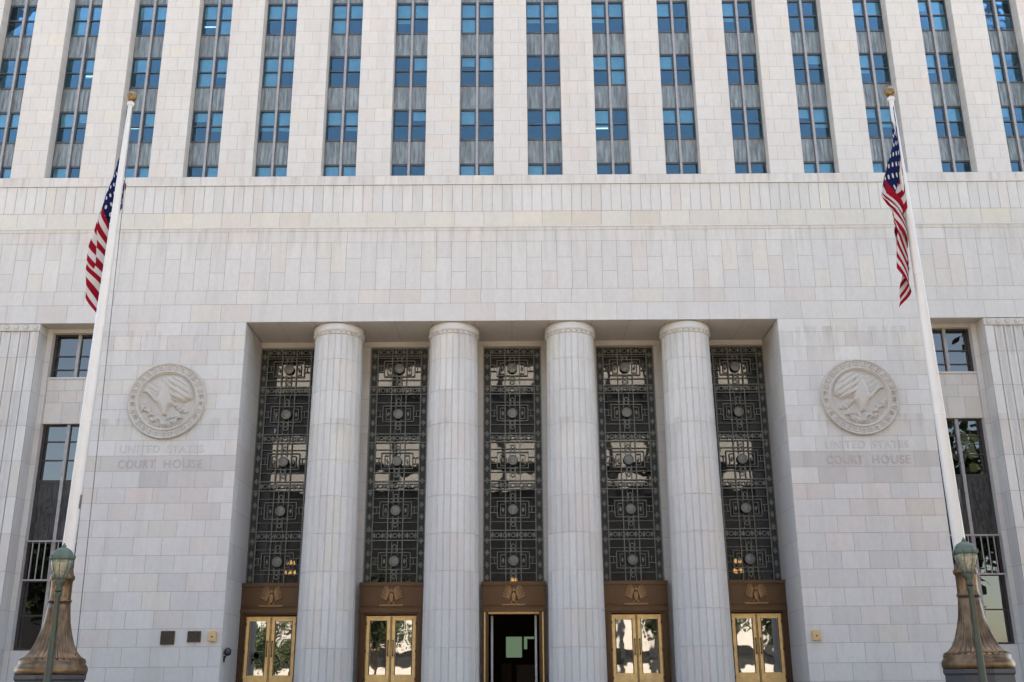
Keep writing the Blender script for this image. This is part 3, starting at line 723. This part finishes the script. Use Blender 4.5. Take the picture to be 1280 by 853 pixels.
def make_seal(cx, cz, flip):
    Rr, n = 1.345, 190; me = bpy.data.meshes.new('carved_seal')
    ax = np.linspace(-1.345, 1.345, n); gx, gz = np.meshgrid(ax, ax); r = np.hypot(gx, gz); ok = r <= 1.345
    h = seal_height(gx * (-1 if flip else 1), gz); h = (h + np.roll(h, 1, 0) + np.roll(h, 1, 1)) / 3; h = np.where(r > 1.30, h * np.clip((1.345 - r) / .04, 0, 1), h) 
    idx = -np.ones(ok.shape, int); idx[ok] = np.arange(ok.sum())
    V = [(float(a), -.012 - 1.15 * float(c), float(b_)) for a, b_, c in zip(gx[ok], gz[ok], h[ok] + .05 * (r[ok] < 1.31))]
    Fc = []
    for i in range(n - 1):
        for j in range(n - 1):
            q = (idx[i, j], idx[i, j + 1], idx[i + 1, j + 1], idx[i + 1, j])
            if min(q) >= 0: Fc.append(tuple(int(t) for t in q))
    me.from_pydata(V, [], Fc); me.materials.append(M['seal']); me.polygons.foreach_set('use_smooth', [True] * len(Fc)); me.update()
    o = bpy.data.objects.new('carved_seal', me); COL.objects.link(o); o.parent = ch; o.location = (cx, 0, cz)
make_seal(-11.74, 10.79, False); make_seal(11.80, 10.77, True)

def lettering(txt, cx, z, hgt, width, m, name='inscription'):
    cu = bpy.data.curves.new(name, 'FONT'); cu.body = txt; cu.size = hgt / .70; cu.extrude = .009; cu.align_x = 'CENTER'; cu.space_character = 1.1; cu.offset = .004
    t = bpy.data.objects.new(name, cu); COL.objects.link(t); dg = bpy.context.evaluated_depsgraph_get()
    me = bpy.data.meshes.new_from_object(t.evaluated_get(dg)); bpy.data.objects.remove(t)
    xs = [v.co.x for v in me.vertices]; k = width / (max(xs) - min(xs)); c0 = (max(xs) + min(xs)) / 2
    for v in me.vertices: x_, y_, z_ = v.co; v.co = ((x_ - c0) * k, -z_ - .004, y_)
    me.materials.clear(); me.materials.append(M[m]); o = bpy.data.objects.new(name, me); COL.objects.link(o); o.parent = ch; o.location = (cx, 0, z); return o
for s, cx in ((-1, -11.78), (1, 11.87)):
    for t_, dx, wd in (('UNITED', -.72, 1.34), ('STATES', .80, 1.22)): lettering(t_, cx + dx, 9.02, .26, wd, 'letter_pale')
    for t_, dx, wd in (('COURT', -.78, 1.24), ('HOUSE', .77, 1.28)): lettering(t_, cx + dx, 8.50, .28, wd, 'letter')

# ------------------------------------------------------------------ plaques, boxes and camera on the wall
def plaque(x0, x1, z0, z1, label, name='bronze_plaque'):
    r = empty(name, ((x0 + x1) / 2, 0, z0)); tag(r, label, 'plaque', 'dark bronze plaques by the entrance'); r_ = MB(); w2 = (x1 - x0) / 2; h2 = z1 - z0
    r_.box(-w2, w2, -.03, -.001, 0, h2, 'plaque'); r_.build('plate', r)
    f = MB(); t = .02
    f.box(-w2, w2, -.042, -.031, 0, t, 'bronze'); f.box(-w2, w2, -.042, -.031, h2 - t, h2, 'bronze'); f.box(-w2, -w2 + t, -.042, -.031, t, h2 - t, 'bronze'); f.box(w2 - t, w2, -.042, -.031, t, h2 - t, 'bronze')
    for q in range(5): f.box(-w2 * .7, w2 * .7, -.036, -.031, h2 * (.2 + q * .14), h2 * (.2 + q * .14) + .012, 'plaque')
    f.build('raised_border', r)
plaque(-11.20, -10.76, 2.83, 3.25, 'larger square dark bronze plaque on the wall left of the entrance')
plaque(-10.35, -9.93, 2.90, 3.24, 'smaller dark bronze plaque, between the larger plaque and the tan box')
def tanbox(cx, z, label):
    r = empty('wall_box', (cx, 0, z)); tag(r, label, 'wall box', 'tan boxes beside the entrance'); a = MB()
    a.box(-.13, .13, -.10, -.001, 0, .27, 'tan'); a.box(-.09, .09, -.10, -.001, .27, .31, 'tan'); a.build('housing', r)
    b_ = MB(); b_.box(-.10, .10, -.112, -.10, .04, .23, 'tan'); b_.box(-.03, .03, -.12, -.112, .11, .15, 'bronze'); b_.build('cover', r)
tanbox(-9.55, 2.93, 'small tan metal box on the wall beside the two plaques'); tanbox(9.57, 2.84, 'small tan metal box alone on the wall right of the entrance')
r = empty('security_camera', (-9.24, .35, 2.6)); tag(r, 'small black security camera on the left stone jamb of the entrance', 'camera')
a = MB(); a.lathe([(.02, -.12), (.09, -.09), (.115, -.02), (.115, .05), (.06, .12), (.01, .14)], .13, -.1, 'black', 16); a.build('housing', r)
a = MB(); a.tube((.001, 0, -.22), (.13, -.1, -.02), .025, .02, 'black'); a.box(.0, .03, -.05, .05, -.30, -.12, 'black'); a.build('bracket', r)

# ------------------------------------------------------------------ flagpoles
def flagpole(x, lean, label, halyard):
    y = -11.5; r = empty('flagpole', (x, y, 0)); tag(r, label, 'flagpole', 'flagpoles in front of the courthouse')
    a = MB(); a.lathe([(.82, 0), (.82, .25), (.72, .30), (.72, 1.70), (.75, 1.74), (.75, 1.82)], 0, 0, 'plinth', 8, smooth=False); a.build('plinth', r)
    prof = [(.69, 1.82), (.71, 1.86), (.72, 1.93), (.70, 2.00), (.66, 2.04), (.67, 2.08), (.65, 2.13)]
    n = 64
    a = MB(); a.lathe(prof, 0, 0, 'base_bronze', 48); a.build('base_moulding', r)
    fl = [(.64, 2.13), (.53, 2.19), (.44, 2.30), (.37, 2.46), (.315, 2.66), (.268, 2.88), (.24, 3.10), (.222, 3.30)]
    a = MB(); a.lathe(fl, 0, 0, 'base_bronze', 240, mod=lambda q, n_, rr, z: 1 + (.045 * math.cos(2 * math.pi * q * 30 / n_)) * max(0, min(1, (2.85 - z) / .45))); a.build('flared_base', r)
    a = MB(); a.lathe([(.222, 3.30), (.24, 3.31), (.245, 3.34), (.222, 3.36), (.215, 3.40), (.215, 3.74), (.23, 3.76), (.25, 3.79), (.25, 3.85), (.22, 3.88), (.205, 3.96), (.17, 4.05), (.18, 4.10), (.195, 4.14), (.195, 4.19), (.13, 4.21)], 0, 0, 'base_bronze', 40, mod=lambda q, n_, rr, z: 1 + (.03 * math.cos(2 * math.pi * q * 10 / n_) if 3.87 < z < 4.1 else 0)); a.build('collar', r)
    p = empty  # upper part leans by a fraction of a degree
    def lx(z): return -math.copysign(1, x) * lean * (z - 1.8)
    a = MB(); zz = [4.15, 6, 8, 10, 12, 14, 15.36]; n = 24; rs = [.136, .131, .124, .112, .096, .074, .055]
    i0 = 0
    for z, rr in zip(zz, rs):
        for q in range(n): t = 2 * math.pi * q / n; a.v.append((lx(z) + rr * math.cos(t), rr * math.sin(t), z))
    for j in range(len(zz) - 1):
        for q in range(n): b3 = (q + 1) % n; a.f.append((j * n + q, j * n + b3, (j + 1) * n + b3, (j + 1) * n + q)); a.c.append((1, 1, 1)); a.mi.append(a.mat('white')); a.sm.append(True)
    for zj, rj in ((7.3, .127), (10.7, .107), (13.2, .083)): a.lathe([(rj - .004, zj - .03), (rj + .004, zj - .02), (rj + .004, zj + .02), (rj - .006, zj + .03)], lx(zj), 0, 'white', 24, cap=False)
    a.lathe([(.06, 15.34), (.085, 15.36), (.085, 15.43), (.05, 15.45), (.04, 15.5)], lx(15.4), 0, 'white', 20); a.build('pole', r)
    a = MB(); rb = .135; cz = 15.60; a.lathe([(max(.004, rb * math.sin(math.pi * q / 12)), cz - rb * math.cos(math.pi * q / 12)) for q in range(13)], lx(15.5), 0, 'gold', 24); a.build('ball_finial', r)
    a = MB()
    if halyard: a.tube((lx(15.3) + .07, -.02, 15.3), (.52, -.1, 2.1), .009, .009, 'rope', 6)
    else: a.tube((lx(15.3) + .07, .02, 15.3), (.17, .14, 4.2), .008, .008, 'rope', 6)
    a.tube((lx(5.4) + .13, -.04, 5.3), (lx(5.4) + .15, -.05, 5.6), .02, .02, 'rope', 6); a.build('halyard', r)
flagpole(-9.70, .0167, 'white flagpole on flared bronze base, left of the portal', True)
flagpole(9.72, .0167, 'white flagpole on flared bronze base, right of the portal', False)

# limp flags: the cloth hangs in zigzag folds below its hoist
def flag(px, py, ztop, H, drop, sil, label, ph, folds):
    """sil: (height, left edge, right edge) of the hanging bundle, metres from the pole"""
    nu, nv = 150, 60; V = []; UVs = []
    sz = np.array([q[0] for q in sil][::-1]); sl = np.array([q[1] for q in sil][::-1]); sr = np.array([q[2] for q in sil][::-1])
    for i in range(nu + 1):
        u = i / nu
        for j in range(nv + 1):
            v = j / nv
            z = ztop - v * H * (1 - .30 * u) - drop * u + .05 * math.sin(7 * v + 11 * u + ph) * u + .03 * math.sin(19 * v + ph)*u
            a = (u * folds + .10 * math.sin(5 * v + ph)) % 1.0
            tri = abs(2 * a - 1)                      # 1 at the hoist, 0 at the fold furthest out
            tri = tri * tri * (3 - 2 * tri) * .6 + tri * .4
            L_, R2 = float(np.interp(z, sz, sl)), float(np.interp(z, sz, sr))
            f = max(0, min(1, u * 9))
            x = (L_ + (R2 - L_) * tri) * f + .02 * math.sin(15 * v + 20 * u) * u
            y = .13 * math.sin(2 * math.pi * u * folds * 1.0 + .8) * f + .05 * math.sin(9 * v + 6 * u + ph) * f + .05 * u
            V.append((x, y, z - ztop)); UVs.append((u, v))
    Fc = []
    for i in range(nu):
        for j in range(nv):
            a = i * (nv + 1) + j; Fc.append((a, a + 1, a + nv + 2, a + nv + 1))
    me = bpy.data.meshes.new('flag'); me.from_pydata(V, [], Fc); uvl = me.uv_layers.new(name='UVMap')
    for lp in me.loops: uvl.data[lp.index].uv = UVs[lp.vertex_index]
    me.materials.append(M['flag']); me.polygons.foreach_set('use_smooth', [True] * len(Fc)); me.update()
    o = bpy.data.objects.new('flag', me); COL.objects.link(o); o.location = (px, py, ztop); tag(o, label, 'flag', 'flags hanging limp from the flagpoles')
flag(-9.60, -11.22, 14.6, 2.8, 3.0, [(14.6, -.06, .02), (14.0, -.12, .06), (13.4, -.22, .10), (12.7, -.34, .11), (12.4, -.44, -.04), (11.6, -.54, -.10), (10.6, -.50, -.13), (10.1, -.46, -.15), (9.6, -.36, -.20)], 'striped flag with blue starred corner hanging limp on the left flagpole', 0.4, 2.3)
flag(9.50, -11.60, 15.2, 2.8, 3.5, [(15.2, -.05, .0), (14.8, -.08, 0), (14.1, -.18, -.02), (13.3, -.44, -.02), (12.7, -.62, -.03), (12.3, -.40, -.04), (11.6, -.38, -.06), (10.8, -.45, -.10), (10.2, -.52, -.14), (9.7, -.52, -.22)], 'striped flag with blue starred corner hanging limp on the right flagpole', 2.1, 2.4)

# ------------------------------------------------------------------ street lamps
def lamp(x, label):
    y = -15.5; r = empty('street_lamp', (x, y, 0)); tag(r, label, 'street lamp', 'green street lamps before the courthouse')
    a = MB(); a.lathe([(.22, 0), (.22, .12), (.18, .18), (.17, .5), (.12, .62), (.09, .75), (.075, .9), (.055, 2.2), (.046, 3.1), (.06, 3.12), (.065, 3.16), (.05, 3.19)], 0, 0, 'green', 20, mod=lambda q, n_, rr, z: 1 + (.05 * math.cos(math.pi * q) if 1 < z < 3 else 0)); a.build('post', r)
    a = MB(); a.lathe([(.05, 3.19), (.075, 3.22), (.055, 3.26), (.075, 3.31), (.105, 3.37), (.10, 3.41), (.085, 3.42)], 0, 0, 'green', 20); a.build('fitter', r)
    a = MB(); a.lathe([(.085, 3.42), (.115, 3.48), (.155, 3.58), (.182, 3.68), (.190, 3.76)], 0, 0, 'lantern', 24, mod=lambda q, n_, rr, z: 1 + .02 * math.cos(2 * math.pi * q * 8 / n_)); a.build('glass_globe', r)
    a = MB()
    for q in range(8):
        t = 2 * math.pi * q / 8 + .2
        for (r0, z0), (r1, z1) in zip([(.09, 3.42), (.158, 3.57), (.195, 3.76)], [(.158, 3.57), (.195, 3.76), (.197, 3.78)]): a.tube((r0 * math.cos(t), r0 * math.sin(t), z0), (r1 * math.cos(t), r1 * math.sin(t), z1), .006, .006, 'greentop', 6)
    a.build('cage', r)
    a = MB(); a.lathe([(.205, 3.75), (.215, 3.77), (.21, 3.79), (.185, 3.82), (.17, 3.87), (.13, 3.92), (.07, 3.955), (.04, 3.965), (.045, 3.985), (.03, 4.0), (.018, 4.03), (.004, 4.045)], 0, 0, 'greentop', 24)
    for q in range(8): t = 2 * math.pi * q / 8 + .2; a.lathe([(.018, 3.77), (.022, 3.80), (.004, 3.835)], .205 * math.cos(t), .205 * math.sin(t), 'greentop', 6)
    a.build('canopy', r)
lamp(-8.06, 'green lamp post with glass lantern in front of the left flagpole base'); lamp(8.08, 'green lamp post with glass lantern in front of the right flagpole base')

# ------------------------------------------------------------------ across the street, seen in the glass
ob = empty('office_building', (6, -84, 0)); tag(ob, 'tall dark glass office block with pale bands across the street', 'building')
a = MB(); a.box(-35, 30, -14, 0, 0, 46, 'clad'); a.box(-35.3, 30.3, -14.3, .3, 46, 47, 'cream'); a.build('wall', ob)
for z0, z1 in ((.5, 3.4), (5.2, 8.6), (23.5, 25.4), (26.6, 29.6), (35.6, 38.4)):
    q = MB(); q.box(-35, 30, .001, .35, z0, z1, 'cream')
    for k in range(14): q.box(-29 + k * 4.3, -28.3 + k * 4.3, .36, .5, z0 - 1.2, z1 + .3, 'clad')
    q.build('pale_band', ob)
ob2 = empty('brick_building', (-62, -80, 0)); tag(ob2, 'lower brown building further along the far side of the street', 'building')
a = MB(); a.box(-20, 30, -14, 0, 0, 23, 'clad'); a.build('wall', ob2)
def tree(x, y, sc, label, seed):
    rs = random.Random(seed); r = empty('street_tree', (x, y, 0)); tag(r, label, 'tree', 'trees along the far pavement')
    a = MB(); a.tube((0, 0, 0), (.1, .05, 3.2 * sc), .22, .16, 'bark')
    for q in range(6): t = q * 1.05; a.tube((.1, .05, 2.6 * sc), (1.6 * math.cos(t), 1.6 * math.sin(t), (4.2 + rs.random()) * sc), .11, .04, 'bark', 6)
    a.build('trunk', r)
    a = MB(); cl = [(rs.gauss(0, 1.3) * sc, rs.gauss(0, 1.3) * sc, (5.4 + rs.gauss(0, 1.1)) * sc) for _ in range(26)]
    for q in range(5200):
        c_ = cl[rs.randrange(26)]; p = Vector((c_[0] + rs.gauss(0, .42 * sc), c_[1] + rs.gauss(0, .42 * sc), c_[2] + rs.gauss(0, .38 * sc))); nrm = Vector((rs.gauss(0, 1), rs.gauss(0, 1), rs.gauss(.6, 1))).normalized(); t1 = nrm.orthogonal().normalized() * .14 * sc; t2 = nrm.cross(t1) * .8
        a.face([p - t1, p - t2, p + t1, p + t2], 'leaf')
    a.build('crown', r)
for i, (tx, ty, sc) in enumerate([(-22, -60, 1.0), (-13, -61, 1.45), (-4, -59, 1.1), (5, -61, 1.4), (15, -60, 1.2), (25, -61, 1.5)]):
    tree(tx, ty, sc, ['leafy street tree at the western end of the far row', 'tall bushy street tree second in the far row', 'smallest leafy street tree in the far row', 'bushy street tree facing the middle doors', 'leafy street tree fifth in the far row', 'tallest street tree at the eastern end of the far row'][i], i)
for i, (tx, ty, sc) in enumerate([(-25, -10, 1.4), (-23.5, -19, 1.4), (-22.5, -28, 1.5), (25, -10, 2.0), (23.5, -19, 2.1), (22.5, -28, 2.0)]):
    tree(tx, ty, sc, ['plaza tree nearest the building on the left', 'middle plaza tree on the left', 'plaza tree nearest the street on the left', 'plaza tree nearest the building on the right', 'middle plaza tree on the right', 'plaza tree nearest the street on the right'][i], 20 + i)
